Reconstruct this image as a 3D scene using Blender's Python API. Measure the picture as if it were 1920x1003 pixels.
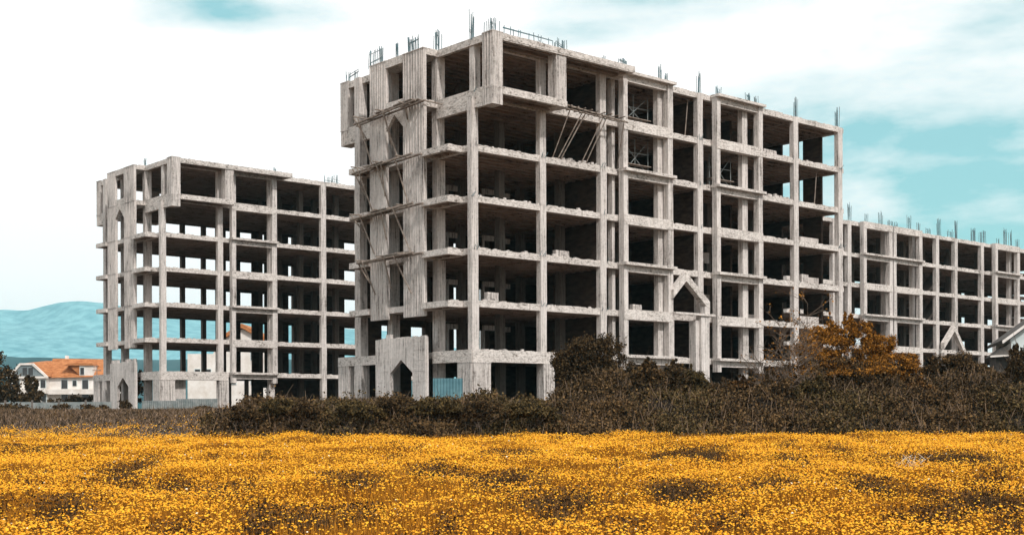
import bpy, math, random
import numpy as np
from math import radians, sin, cos, pi
from mathutils import Vector, Matrix
random.seed(7); rng = np.random.default_rng(11)
for o in list(bpy.data.objects): bpy.data.objects.remove(o)
sc = bpy.context.scene
COL = sc.collection

# ------------------------------------------------------------------ camera
EYE = 1.8; F = 2380.0; HOR = 772.8
cam_d = bpy.data.cameras.new('camera'); cam = bpy.data.objects.new('camera', cam_d); COL.objects.link(cam)
cam.location = (0, 0, EYE); cam.rotation_euler = (pi/2, 0.004, 0)
cam_d.sensor_width = 36; cam_d.lens = F/1920*36; cam_d.shift_y = 0.1413
cam_d.clip_start = 0.1; cam_d.clip_end = 30000
sc.camera = cam
sc.view_settings.view_transform = 'Standard'; sc.view_settings.look = 'None'
sc.view_settings.exposure = 0.0; sc.view_settings.gamma = 1.0
sc.render.resolution_x = 1024; sc.render.resolution_y = 534
sc.cycles.max_bounces = 5; sc.cycles.diffuse_bounces = 3; sc.cycles.volume_bounces = 0

# ------------------------------------------------------------------ sky and sun
SUN_EL, SUN_AZ = radians(44), radians(150)      # azimuth measured clockwise from +Y
world = bpy.data.worlds.new('World'); sc.world = world; world.use_nodes = True
nt = world.node_tree; nt.nodes.clear()
def N(t, tree=None, **kw):
    n = (tree or nt).nodes.new(t)
    for k, v in kw.items(): setattr(n, k, v)
    return n
L = nt.links.new
wo = N('ShaderNodeOutputWorld'); bg = N('ShaderNodeBackground'); bg.inputs['Strength'].default_value = 0.1
sky = N('ShaderNodeTexSky', sky_type='NISHITA', sun_disc=False, sun_elevation=SUN_EL, sun_rotation=SUN_AZ)
tc = N('ShaderNodeTexCoord')
def vmath(op, a, b=None):
    n = N('ShaderNodeVectorMath', operation=op)
    for i, x in enumerate((a, b)):
        if x is None: continue
        if isinstance(x, (tuple, list)): n.inputs[i].default_value = x
        else: L(x, n.inputs[i])
    return n
def smath(op, a, b=None, c=None, clamp=False):
    n = N('ShaderNodeMath', operation=op); n.use_clamp = clamp
    for i, x in enumerate((a, b, c)):
        if x is None: continue
        if isinstance(x, (int, float)): n.inputs[i].default_value = x
        else: L(x, n.inputs[i])
    return n.outputs[0]
d = tc.outputs['Generated']
ns = N('ShaderNodeTexNoise'); ns.inputs['Scale'].default_value = 5.0; ns.inputs['Detail'].default_value = 7; ns.inputs['Roughness'].default_value = 0.55
stretched = vmath('MULTIPLY', d, (1, 1, 2.6)).outputs[0]
L(stretched, ns.inputs['Vector'])
patches = [(-0.222, 0.318, 0.074, 1.1, 4.2), (0.10, 0.335, 0.13, .75, 3.4), (0.36, 0.22, 0.20, .95, 2.8), (0.28, 0.15, 0.19, .55, 3.0), (0.40, 0.15, 0.14, .5, 2.6), (0.06, 0.30, .05, .3, 4)]
tot = None
for a, b, r, w, st in patches:
    c = Vector((a, 1, b)).normalized()
    s_ = vmath('SUBTRACT', d, tuple(c)).outputs[0]
    s_ = vmath('MULTIPLY', s_, (1, 1, st)).outputs[0]
    ln = vmath('LENGTH', s_).outputs['Value']
    ln = smath('ADD', smath('DIVIDE', ln, r), smath('MULTIPLY', smath('SUBTRACT', ns.outputs[0], 0.5), 2.6))
    m = smath('MULTIPLY', smath('SMOOTH_MIN', 1, smath('SUBTRACT', 1.25, ln), .2), w)
    m = smath('MAXIMUM', m, 0)
    tot = m if tot is None else smath('ADD', tot, m)
# broken cloud over the rest of the sky, behind and beside the camera
n2 = N('ShaderNodeTexNoise'); n2.inputs['Scale'].default_value = 2.2; n2.inputs['Detail'].default_value = 6; L(stretched, n2.inputs['Vector'])
sep = N('ShaderNodeSeparateXYZ'); L(d, sep.inputs[0])
back = smath('MULTIPLY', smath('SUBTRACT', n2.outputs[0], 0.52, None), 5, None, True)
back = smath('MULTIPLY', back, smath('SUBTRACT', 0.55, sep.outputs['Y'], None, True))
n3 = N('ShaderNodeTexNoise'); n3.inputs['Scale'].default_value = 11.0; n3.inputs['Detail'].default_value = 8; n3.inputs['Roughness'].default_value = 0.6
L(vmath('MULTIPLY', d, (1, 1, 3.4)).outputs[0], n3.inputs['Vector'])
tot = smath('MULTIPLY', smath('MINIMUM', tot, 1.0), smath('ADD', .02, smath('MULTIPLY', n3.outputs[0], 1.75)))
tot = smath('MINIMUM', smath('ADD', tot, back), .92)
tint = N('ShaderNodeMix', data_type='RGBA', blend_type='MULTIPLY'); tint.inputs[0].default_value = 1
L(sky.outputs[0], tint.inputs[6]); tint.inputs[7].default_value = (.55, 1.25, .92, 1)
thin = N('ShaderNodeMix', data_type='RGBA'); thin.inputs[0].default_value = .6
L(tint.outputs[2], thin.inputs[6]); thin.inputs[7].default_value = (3.5, 7.6, 8.5, 1)
cl = N('ShaderNodeMix', data_type='RGBA'); L(tot, cl.inputs[0]); cl.inputs[6].default_value = (12.6, 12.0, 11.8, 1); L(thin.outputs[2], cl.inputs[7])
L(cl.outputs[2], bg.inputs[0]); L(bg.outputs[0], wo.inputs[0])

sl = bpy.data.lights.new('sun', 'SUN'); sun = bpy.data.objects.new('sun', sl); COL.objects.link(sun)
sl.energy = 3.3; sl.angle = radians(3); sl.color = (1, .96, .91)
sd = Vector((sin(SUN_AZ)*cos(SUN_EL), cos(SUN_AZ)*cos(SUN_EL), sin(SUN_EL)))
sun.rotation_euler = sd.to_track_quat('Z', 'Y').to_euler()

# ------------------------------------------------------------------ materials
def mat(name, base, var=None, scale=1.0, streak=(1, 1, 1), rough=.9, bump=.0, bscale=8, detail=6, island=0.0, spec=.2, lo=.35, hi=.65, metal=0, trans=0):
    m = bpy.data.materials.new(name); m.use_nodes = True
    t = m.node_tree; b = t.nodes['Principled BSDF']; l = t.links.new
    b.inputs['Roughness'].default_value = rough; b.inputs['Specular IOR Level'].default_value = spec
    b.inputs['Metallic'].default_value = metal
    co = t.nodes.new('ShaderNodeTexCoord')
    mp = t.nodes.new('ShaderNodeMapping'); mp.inputs['Scale'].default_value = streak; l(co.outputs['Object'], mp.inputs[0])
    no = t.nodes.new('ShaderNodeTexNoise'); no.inputs['Scale'].default_value = scale; no.inputs['Detail'].default_value = detail; no.inputs['Roughness'].default_value = .6
    l(mp.outputs[0], no.inputs['Vector'])
    rp = t.nodes.new('ShaderNodeValToRGB'); rp.color_ramp.elements[0].position = lo; rp.color_ramp.elements[1].position = hi
    rp.color_ramp.elements[0].color = (*base, 1); rp.color_ramp.elements[1].color = (*(var or base), 1)
    if island:
        g = t.nodes.new('ShaderNodeNewGeometry'); mx = t.nodes.new('ShaderNodeMix'); mx.inputs[0].default_value = island
        l(no.outputs[0], mx.inputs[2]); l(g.outputs['Random Per Island'], mx.inputs[3]); l(mx.outputs[0], rp.inputs[0])
    else: l(no.outputs[0], rp.inputs[0])
    l(rp.outputs[0], b.inputs['Base Color'])
    if bump:
        bn = t.nodes.new('ShaderNodeTexNoise'); bn.inputs['Scale'].default_value = bscale; bn.inputs['Detail'].default_value = 8
        l(mp.outputs[0], bn.inputs['Vector'])
        bm = t.nodes.new('ShaderNodeBump'); bm.inputs['Strength'].default_value = bump; bm.inputs['Distance'].default_value = .05
        l(bn.outputs[0], bm.inputs['Height']); l(bm.outputs[0], b.inputs['Normal'])
    return m

def concrete(name, light, dark, board):
    """raw shuttered concrete: board marks, run-off streaks, blotches and pitting"""
    m = bpy.data.materials.new(name); m.use_nodes = True
    t = m.node_tree; b = t.nodes['Principled BSDF']; l = t.links.new
    b.inputs['Roughness'].default_value = .93; b.inputs['Specular IOR Level'].default_value = .15
    co = t.nodes.new('ShaderNodeTexCoord')
    def noise(sc_, streak, det=6, r=.6):
        mp = t.nodes.new('ShaderNodeMapping'); mp.inputs['Scale'].default_value = streak; l(co.outputs['Object'], mp.inputs[0])
        n = t.nodes.new('ShaderNodeTexNoise'); n.inputs['Scale'].default_value = sc_; n.inputs['Detail'].default_value = det; n.inputs['Roughness'].default_value = r
        l(mp.outputs[0], n.inputs['Vector']); return n.outputs[0]
    def mth(op, a, c, k=None):
        n = t.nodes.new('ShaderNodeMath'); n.operation = op
        for i, x in enumerate((a, c, k)):
            if x is None: continue
            if isinstance(x, (int, float)): n.inputs[i].default_value = x
            else: l(x, n.inputs[i])
        return n.outputs[0]
    blotch = noise(.45, (1, 1, .8)); stk = noise(1.0, board, 5, .7); grain = noise(5, (1, 1, 1), 6, .8)
    drip = noise(1.0, (5, 5, .22), 4, .6)
    v = mth('ADD', mth('MULTIPLY', blotch, .8), mth('MULTIPLY', stk, 1.0))
    stk2 = noise(2.3, board, 3, .5)
    v = mth('ADD', v, mth('MULTIPLY', grain, .9)); v = mth('ADD', v, mth('MULTIPLY', mth('SUBTRACT', stk2, .5), 1.1))
    v = mth('MULTIPLY', v, .37)
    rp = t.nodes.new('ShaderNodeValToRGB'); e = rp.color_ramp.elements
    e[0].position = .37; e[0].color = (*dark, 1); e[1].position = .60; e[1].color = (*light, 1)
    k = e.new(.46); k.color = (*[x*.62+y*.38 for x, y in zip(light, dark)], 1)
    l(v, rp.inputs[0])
    dk = t.nodes.new('ShaderNodeValToRGB'); dk.color_ramp.elements[0].position = .62; dk.color_ramp.elements[0].color = (1, 1, 1, 1)
    dk.color_ramp.elements[1].position = .74; dk.color_ramp.elements[1].color = (.42, .38, .35, 1); l(drip, dk.inputs[0])
    mx = t.nodes.new('ShaderNodeMix'); mx.data_type = 'RGBA'; mx.blend_type = 'MULTIPLY'; mx.inputs[0].default_value = .8
    l(rp.outputs[0], mx.inputs[6]); l(dk.outputs[0], mx.inputs[7]); l(mx.outputs[2], b.inputs['Base Color'])
    bm = t.nodes.new('ShaderNodeBump'); bm.inputs['Strength'].default_value = 1.0; bm.inputs['Distance'].default_value = .08
    l(mth('ADD', stk, mth('MULTIPLY', grain, .8)), bm.inputs['Height']); l(bm.outputs[0], b.inputs['Normal'])
    return m

M = dict(
 conc=concrete('raw_concrete', (.76, .70, .66), (.12, .102, .09), (9, 9, .3)),
 beam=concrete('beam_concrete', (.74, .68, .635), (.17, .145, .125), (2.5, 2.5, 5)),
 soffit=concrete('shaded_clay_soffit', (.36, .285, .245), (.075, .055, .043), (.5, 7, 3)),  # brown clay ribs, darkened so the ceilings carry interior shade in their colour
 brick=mat('shaded_hollow_brick', (.035, .024, .019), (.085, .058, .044), 1.5, (1, 1, 3), bump=.6, bscale=9),  # brick tone taken near black, the rooms' shade put into the colour
 inner=concrete('shaded_inner_concrete', (.20, .175, .155), (.07, .058, .048), (9, 9, .35)),  # raw concrete darkened with interior shade in its colour; fence posts share it
 steel=mat('rebar_steel', (.10, .19, .22), (.16, .20, .21), 3, metal=.0, rough=.7),
 wood=mat('weathered_wood', (.16, .12, .095), (.34, .29, .25), 4, (1, 1, 1), bump=.4, bscale=20),
 leaf_dark=mat('dark_leaves', (.008, .005, .002), (.12, .072, .028), .5, island=.55, lo=.3, hi=.8),
 leaf_brown=mat('brown_leaves', (.012, .007, .003), (.175, .103, .042), .45, island=.55, lo=.3, hi=.78),
 leaf_orange=mat('orange_leaves', (.045, .019, .004), (.43, .18, .022), .5, island=.55, lo=.28, hi=.75),
 leaf_tan=mat('dry_grass', (.07, .047, .032), (.27, .185, .125), .5, island=.6),
 weed=mat('weed_leaves', (.025, .012, .004), (.15, .072, .02), .8, island=.6),
 leaf_olive=mat('olive_leaves', (.016, .011, .003), (.155, .104, .038), .5, island=.55, lo=.3, hi=.8),
 core=mat('undergrowth_shade_core', (.010, .007, .005), (.022, .015, .009), 2),  # near-black surface standing in for the shade in hollows between leaves
 bark=mat('grey_bark', (.07, .05, .035), (.20, .15, .115), 3, bump=.5),
 twig=mat('bleached_twigs', (.45, .38, .30), (.62, .55, .46), 3),
 flower=mat('yellow_petals', (.64, .25, .005), (.87, .45, .025), .35, island=.75, lo=.25, hi=.8, rough=.7),
 stalk=mat('flower_stalks', (.17, .062, .006), (.48, .20, .014), .4, island=.7, rough=.9),
 pale=mat('pale_seed_heads', (.85, .70, .42), (.92, .86, .70), 3),
 plaster=mat('white_plaster', (.62, .56, .50), (.80, .76, .72), .6, bump=.2),
 tile=mat('orange_roof_tiles', (.28, .10, .035), (.50, .21, .085), 1.2, (1, 1, 4), bump=.8, bscale=4),
 glass=mat('dark_window_glass', (.02, .02, .022), (.05, .05, .05), 1, rough=.2, spec=.5),
 greyroof=mat('grey_slate', (.06, .055, .05), (.13, .12, .11), 2),
 greyboard=mat('grey_gable_boards', (.13, .16, .17), (.22, .25, .26), 3),
 mint=mat('pale_render', (.55, .62, .62), (.66, .72, .71), .5),
 teal=mat('teal_sheet_metal', (.07, .16, .19), (.13, .25, .28), 1.4, (1, 1, 1), rough=.6),
 greysheet=mat('grey_sheet_metal', (.15, .18, .18), (.30, .31, .30), 2, rough=.6),
 plastic=mat('white_plastic', (.7, .7, .68), (.85, .85, .83), 5, rough=.5),
)

# ------------------------------------------------------------------ helpers
def link(o, parent=None):
    COL.objects.link(o)
    if parent: o.parent = parent
    return o
def tag(o, label=None, cat=None, group=None, kind=None):
    if label: o['label'] = label
    if cat: o['category'] = cat
    if group: o['group'] = group
    if kind: o['kind'] = kind
    return o
def empty(name, loc, rz=0):
    o = bpy.data.objects.new(name, None); o.location = loc; o.rotation_euler = (0, 0, rz); o.empty_display_size = .2
    return link(o)
class MB:
    def __init__(s): s.v = []; s.f = []
    def box(s, x0, x1, y0, y1, z0, z1, j=.0025):
        r = random.uniform
        x0 += r(-j, j); x1 += r(-j, j); y0 += r(-j, j); y1 += r(-j, j); z0 += r(-j, j); z1 += r(-j, j)
        n = len(s.v)
        s.v += [(x0,y0,z0),(x1,y0,z0),(x1,y1,z0),(x0,y1,z0),(x0,y0,z1),(x1,y0,z1),(x1,y1,z1),(x0,y1,z1)]
        s.f += [(n,n+3,n+2,n+1),(n+4,n+5,n+6,n+7),(n,n+1,n+5,n+4),(n+1,n+2,n+6,n+5),(n+2,n+3,n+7,n+6),(n+3,n,n+4,n+7)]
        return s
    def bar(s, p, q, w=.1, h=None, n=4, taper=1.0):
        p = Vector(p); q = Vector(q); d = (q-p)
        if d.length < 1e-6: return s
        d.normalize(); a = d.cross(Vector((0, 0, 1)))
        if a.length < .01: a = Vector((1, 0, 0))
        a.normalize(); b = d.cross(a).normalized(); h = h or w; k = len(s.v)
        for c, t in ((p, 1), (q, taper)):
            for i in range(n):
                an = 2*pi*(i+.5)/n; g = (1/cos(pi/4) if n == 4 else 1)
                s.v.append(tuple(c + a*(cos(an)*w/2*t*g) + b*(sin(an)*h/2*t*g)))
        for i in range(n): s.f.append((k+i, k+(i+1) % n, k+n+(i+1) % n, k+n+i))
        s.f.append(tuple(range(k+n-1, k-1, -1))); s.f.append(tuple(range(k+n, k+2*n)))
        return s
    def prism(s, poly, ext):
        """poly: list of 3-D points, ext: extrusion vector"""
        k = len(s.v); n = len(poly); e = Vector(ext)
        s.v += [tuple(p) for p in poly] + [tuple(Vector(p)+e) for p in poly]
        s.f.append(tuple(range(k+n-1, k-1, -1))); s.f.append(tuple(range(k+n, k+2*n)))
        for i in range(n): s.f.append((k+i, k+(i+1) % n, k+n+(i+1) % n, k+n+i))
        return s
    def build(s, name, m, parent=None, label=None):
        me = bpy.data.meshes.new(name); me.from_pydata(s.v, [], s.f); me.materials.append(m); me.update()
        o = bpy.data.objects.new(name, me); link(o, parent)
        if label: o['label'] = label
        return o
def fast(name, V, Fc, m, parent=None, midx=None, smooth=False):
    """V (n,3) float array, Fc (m,k) int array or list of such arrays, m material or list"""
    me = bpy.data.meshes.new(name)
    Fs = Fc if isinstance(Fc, list) else [Fc]
    loops = np.concatenate([f.ravel() for f in Fs]); sizes = np.concatenate([np.full(len(f), f.shape[1]) for f in Fs])
    starts = np.concatenate([[0], np.cumsum(sizes)[:-1]])
    me.vertices.add(len(V)); me.vertices.foreach_set('co', np.asarray(V, np.float32).ravel())
    me.loops.add(len(loops)); me.loops.foreach_set('vertex_index', loops.astype(np.int32))
    me.polygons.add(len(sizes)); me.polygons.foreach_set('loop_start', starts.astype(np.int32)); me.polygons.foreach_set('loop_total', sizes.astype(np.int32))
    for x in (m if isinstance(m, list) else [m]): me.materials.append(x)
    if midx is not None: me.polygons.foreach_set('material_index', np.asarray(midx, np.int32))
    if smooth: me.polygons.foreach_set('use_smooth', np.ones(len(sizes), bool))
    me.update(calc_edges=True); me.validate()
    return link(bpy.data.objects.new(name, me), parent)

def sstep(a, b, x): t = np.clip((x-a)/(b-a), 0, 1); return t*t*(3-2*t)
_ph = rng.uniform(0, 6.28, (8, 2)); _fr = rng.uniform(.25, 1.3, (8, 2))
def bumps(x, y):
    r = 0
    for i in range(8): r = r + np.sin(x*_fr[i, 0]*1.1+_ph[i, 0]+np.sin(y*.21+i))*np.cos(y*_fr[i, 1]*.8+_ph[i, 1])
    return r/8
def ground(x, y):
    x = np.asarray(x, float); y = np.asarray(y, float)
    g = .0157*np.clip(y-15, 0, 37)
    g = g + (bumps(x, y)*.26+.07*np.sin(x*1.9+np.sin(y*.8)*1.5)*np.sin(y*1.25+np.sin(x*.7)))*sstep(8, 20, y)*(1-sstep(60, 80, y))
    g = g + 1.84*sstep(52, 66, y)*sstep(-22, -8, x) + 1.40*sstep(50, 88, y)*(1-sstep(-22, -8, x))
    return g
def depth_at(py, h0=1.45):
    Y = 30.0
    for _ in range(30): Y = (h0-.0157*min(max(Y-15, 0), 37))*F/(py-HOR)
    return Y
def wx(px, Y): return (px-960)/F*Y

def leaves(V0, size, m, name='foliage', parent=None, up=.35, aspect=.55):
    n = len(V0)
    a = rng.normal(size=(n, 3)); a /= np.linalg.norm(a, axis=1)[:, None]
    b = rng.normal(size=(n, 3)); b[:, 2] += up; b -= (a*b).sum(1)[:, None]*a; b /= np.linalg.norm(b, axis=1)[:, None]
    s = size*rng.uniform(.6, 1.4, n)[:, None]
    V = np.stack([V0-a*s*.5, V0+b*s*aspect*.5, V0+a*s*.5, V0-b*s*aspect*.5], 1).reshape(-1, 3)
    return fast(name, V, np.arange(4*n).reshape(n, 4), m, parent)
def clumps(ells, n, nclump=26, cs=.28, shell=.55):
    """points in leafy clumps spread through ellipsoids [(cx,cy,cz,rx,ry,rz,weight)]"""
    out = []; W = sum(e[6] for e in ells)
    for e in ells:
        k = max(3, int(nclump*e[6]/W)); c = rng.normal(size=(k, 3)); c /= np.linalg.norm(c, axis=1)[:, None]
        c *= (shell+(1-shell)*rng.uniform(0, 1, k)**.5)[:, None]
        m = int(n*e[6]/W); idx = rng.integers(0, k, m)
        r = rng.uniform(.5, 1.4, k)[idx][:, None]*cs
        p = c[idx] + rng.normal(size=(m, 3))*r*.6
        out.append(p*np.array(e[3:6]) + np.array(e[0:3]))
    return np.concatenate(out)

# ------------------------------------------------------------------ ground, hills
def grid_ground():
    xs = np.concatenate([[-9000, -4000, -1500, -600, -250, -120], np.arange(-70, 111, 1.0), [150, 260, 600, 1500, 4000, 9000]])
    ys = np.concatenate([[-3000, -800, -200, -60], np.arange(-20, 110, .8), [115, 125, 140, 170, 250, 500, 1200, 3000, 7000]])
    X, Y = np.meshgrid(xs, ys, indexing='ij'); Z = ground(X, Y)
    V = np.stack([X, Y, Z], -1).reshape(-1, 3); nx, ny = len(xs), len(ys)
    i, j = np.meshgrid(np.arange(nx-1), np.arange(ny-1), indexing='ij'); a = (i*ny+j).ravel()
    return V, np.stack([a, a+ny, a+ny+1, a+1], 1)
gm = mat('meadow_soil', (.10, .045, .010), (.22, .105, .02), .8, bump=.5)
t = gm.node_tree; rp = [n for n in t.nodes if n.type == 'VALTORGB'][0]
gco = t.nodes.new('ShaderNodeTexCoord'); gs = t.nodes.new('ShaderNodeSeparateXYZ'); t.links.new(gco.outputs['Object'], gs.inputs[0])
mr = t.nodes.new('ShaderNodeMapRange'); mr.inputs[1].default_value = 48; mr.inputs[2].default_value = 54; t.links.new(gs.outputs['Y'], mr.inputs[0])
gx = t.nodes.new('ShaderNodeMix'); gx.data_type = 'RGBA'; t.links.new(mr.outputs[0], gx.inputs[0]); t.links.new(rp.outputs[0], gx.inputs[6]); gx.inputs[7].default_value = (.07, .05, .035, 1)
t.links.new(gx.outputs[2], t.nodes['Principled BSDF'].inputs['Base Color'])
V, Fc = grid_ground(); tag(fast('ground', V, Fc, gm, smooth=True), kind='structure')

def ridge(name, pts, Y, thick, m, wob):
    """pts: (px, py) skyline as seen from the field, built as a real hill of that width and height at distance Y"""
    px = np.linspace(pts[0][0], pts[-1][0], 160); top = np.interp(px, [p[0] for p in pts], [p[1] for p in pts])
    X = wx(px, Y); H = (HOR+.0*px-top)/F*Y + EYE + rng.normal(size=160)*wob
    for _ in range(2): H = np.convolve(np.pad(H, 2, mode='edge'), np.ones(5)/5, 'valid')
    rows = []; R = 26
    for k in range(R):
        s = k/(R-1)*2-1                     # -1 front foot, 0 crest, 1 back foot
        prof = (1-abs(s))**.85
        rows.append(np.stack([X*(1+.02*s), np.full(160, Y)+s*thick + np.sin(X/Y*40+k)*thick*.05, H*prof*(1+(.022*np.sin(X/Y*70+k*.5)+.010*np.sin(X/Y*190+k*.6+np.sin(X/Y*30)))*min(1, abs(s)*5)) - 6*(abs(s) > .99)], -1))
    V = np.concatenate(rows); i, j = np.meshgrid(np.arange(R-1), np.arange(159), indexing='ij'); a = (i*160+j).ravel()
    return tag(fast(name, V, np.stack([a, a+1, a+161, a+160], 1), m, smooth=True), kind='structure')
hill_far = mat('hazed_mountain_forest', (.07, .22, .27), (.19, .40, .44), .02, detail=12)  # forest slope with aerial haze painted into its teal colour
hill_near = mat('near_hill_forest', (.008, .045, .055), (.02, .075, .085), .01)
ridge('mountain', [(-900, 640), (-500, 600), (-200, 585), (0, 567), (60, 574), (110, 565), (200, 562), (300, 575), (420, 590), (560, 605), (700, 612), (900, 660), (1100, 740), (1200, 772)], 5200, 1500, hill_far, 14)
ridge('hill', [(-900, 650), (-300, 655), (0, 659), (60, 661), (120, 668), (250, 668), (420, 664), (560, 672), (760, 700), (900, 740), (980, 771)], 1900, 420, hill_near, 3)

# ------------------------------------------------------------------ unfinished concrete buildings
YAW = 0.716; CU, SU = cos(YAW), sin(YAW)
LV = [x+EYE for x in (3.767, 6.769, 9.921, 13.091, 16.167, 19.386, 22.595)]      # slab tops s1..s6, roof
GZ = 2.35
def px_u(px, org, v=0.0):
    """position along a long facade (plane v) of what the photograph shows in column px"""
    k = (px-960)/F; X0 = org[0]-SU*v; Y0 = org[1]+CU*v
    return (k*Y0+.04-X0)/(CU-k*SU)
def loc_uv(org, u, v): return (org[0]+CU*u-SU*v, org[1]+SU*u+CU*v)
ORG_B = (-2.381, 76.392); ORG_L = (-31.2, 113.0)
ORG_C = (ORG_B[0]+CU*66.3-SU*15.3, ORG_B[1]+SU*66.3+CU*15.3)
T = .38
def column(root, u, v, w, dd, z0, z1, m='conc', name='column'):
    """one full-height column cast storey by storey, each lift a little out of true"""
    b = MB(); zs = [z0]+[z for z in LV if z0+.8 < z < z1-.1]+[z1]
    for a, c in zip(zs[:-1], zs[1:]):
        e = random.uniform(-.018, .018); f = random.uniform(-.02, .02)
        b.box(u+e, u+w+e+f, v+random.uniform(-.012, .012), v+dd, a, c)
        if name in ('tower_pier', 'corner_pier', 'ground_pier'):      # fins left by the shutter boards, pour joints
            q = v+.12
            while q < v+dd-.1: b.box(u-.025, u+.02, q, q+.035, a+.02, c-.02); q += random.uniform(.2, .34)
            q = u+.12
            while q < u+w-.1: b.box(q, q+.035, v-.03, v+.02, a+.02, c-.02); q += random.uniform(.2, .34)
            b.box(u-.03, u+w+.02, v-.03, v+dd+.01, c-.06, c-.01)
        if random.random() < .5: b.box(u+e-.012, u+w+e+f+.012, v-.014, v+dd, c-.10, c-.02)      # shutter lip
    return b.build(name, M[m], root)
def slab(root, z, rects, joists, U, D, thick=T, cross=()):
    """rects: outline strips of the floor (u0,u1,v0,v1); joists: ribbed soffit areas"""
    b = MB(); f = 1
    for (u0, u1, v0, v1) in rects:
        b.box(u0, u1, v0, v1, z-thick, z-random.uniform(0, .004))
        # crumbled, uneven top edge
        for k in range(int((u1-u0)*2.2)):
            q = random.uniform(u0+.1, max(u0+.2, u1-.5)); b.box(q, min(q+random.uniform(.15, .7), u1-.02), v0+.01, v0+random.uniform(.08, .2), z-.04, z+random.uniform(.01, .07))
    o = b.build('floor_slab', M['beam'], root)
    j = MB()
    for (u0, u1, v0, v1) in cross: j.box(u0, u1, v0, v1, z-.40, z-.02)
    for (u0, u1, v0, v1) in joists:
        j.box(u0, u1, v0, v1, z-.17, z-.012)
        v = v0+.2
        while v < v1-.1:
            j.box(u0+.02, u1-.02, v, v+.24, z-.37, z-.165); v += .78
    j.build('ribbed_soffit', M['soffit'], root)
    return o
def cloison(root, u0, u1, v0, v1, z0, z1, m='brick', name='brick_wall'):
    return MB().box(u0, u1, v0, v1, z0, z1).build(name, M[m], root)
def wall_openings(root, axis, at, th, a0, a1, z0, z1, ops, hgt, sill=0, m='brick'):
    """one storey of wall along u (axis 0) or v (axis 1) with openings [(a,b)]"""
    b = MB()
    def bx(a, c, za, zc):
        if c-a < .02 or zc-za < .02: return
        if axis == 0: b.box(a, c, at, at+th, za, zc)
        else: b.box(at, at+th, a, c, za, zc)
    cur = a0
    for (p, q) in sorted(ops):
        bx(cur, p, z0, z1); bx(p, q, z0+hgt, z1)
        if sill: bx(p, q, z0, z0+sill)
        cur = q
    bx(cur, a1, z0, z1)
    return b
def rebar_bundle(root, u, v, z, h, n, sp=.45, sv=.3, ties=2):
    b = MB()
    for i in range(int(n*1.7+.5)):
        x = u+random.uniform(0, sp); y = v+random.uniform(0, sv); hh = h*random.uniform(.72, 1.05)
        b.bar((x, y, z-.1), (x+random.uniform(-.07, .07), y+random.uniform(-.05, .05), z+hh), .032, n=4)
    for t_ in range(ties):
        zz = z+h*random.uniform(.2, .8)
        b.bar((u-.05, v, zz), (u+sp+.05, v+sv, zz+random.uniform(-.05, .05)), .026)
    return b.build('rebar_bundle', M['steel'], root)
def bay(root, uL, uR, v0, levels, wl=.42, wr=.5, ground_post=True, first_ledge=False):
    """projecting bay: two posts and, storey by storey, a deep beam or a ledge over a beam"""
    z0 = levels[0]-.95 if not ground_post else GZ-.3
    column(root, uL, v0, wl, .45, z0, levels[-1]+.02, name='bay_post'); column(root, uR-wr, v0, wr, .45, z0, levels[-1]+.02, name='bay_post')
    for i, z in enumerate(levels):
        b = MB(); ledge = (i % 2 == 0) if first_ledge else (i % 2 == 1)
        if ledge:
            b.box(uL-.05, uR+.08, v0-.30, v0+.5, z-.16, z+.03)
            b.box(uL+.2, uR-.2, v0+.07, v0+.45, z-.58, z-.15)
        else:
            b.box(uL+.02, uR-.02, v0-.035, v0+.47, z-.62, z+.06)
            for k in range(3):
                q = uL+(uR-uL)*(k+.5+random.uniform(-.2, .2))/3; b.box(q, q+.03, v0-.05, v0, z-.6, z+.04)
        b.box(uL+.03, uR-.03, v0+.4, v0+.95, z-T+.02, z-.006)
        b.build('bay_beam', M['beam'], root)
def gable(root, uL, uR, uA, zfootL, zfootR, zA, v, w=.52, d=.45):
    """pointed pair of raking beams standing in front of a bay"""
    b = MB()
    k = w*1.25
    b.prism([(uL, v, zfootL), (uA, v, zA), (uA, v, zA-k), (uL, v, zfootL-k)], (0, d, 0))
    b.prism([(uA, v+.002, zA), (uR, v+.002, zfootR), (uR, v+.002, zfootR-k), (uA, v+.002, zA-k)], (0, d, 0))
    return b.build('pointed_gable', M['beam'], root)

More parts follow.
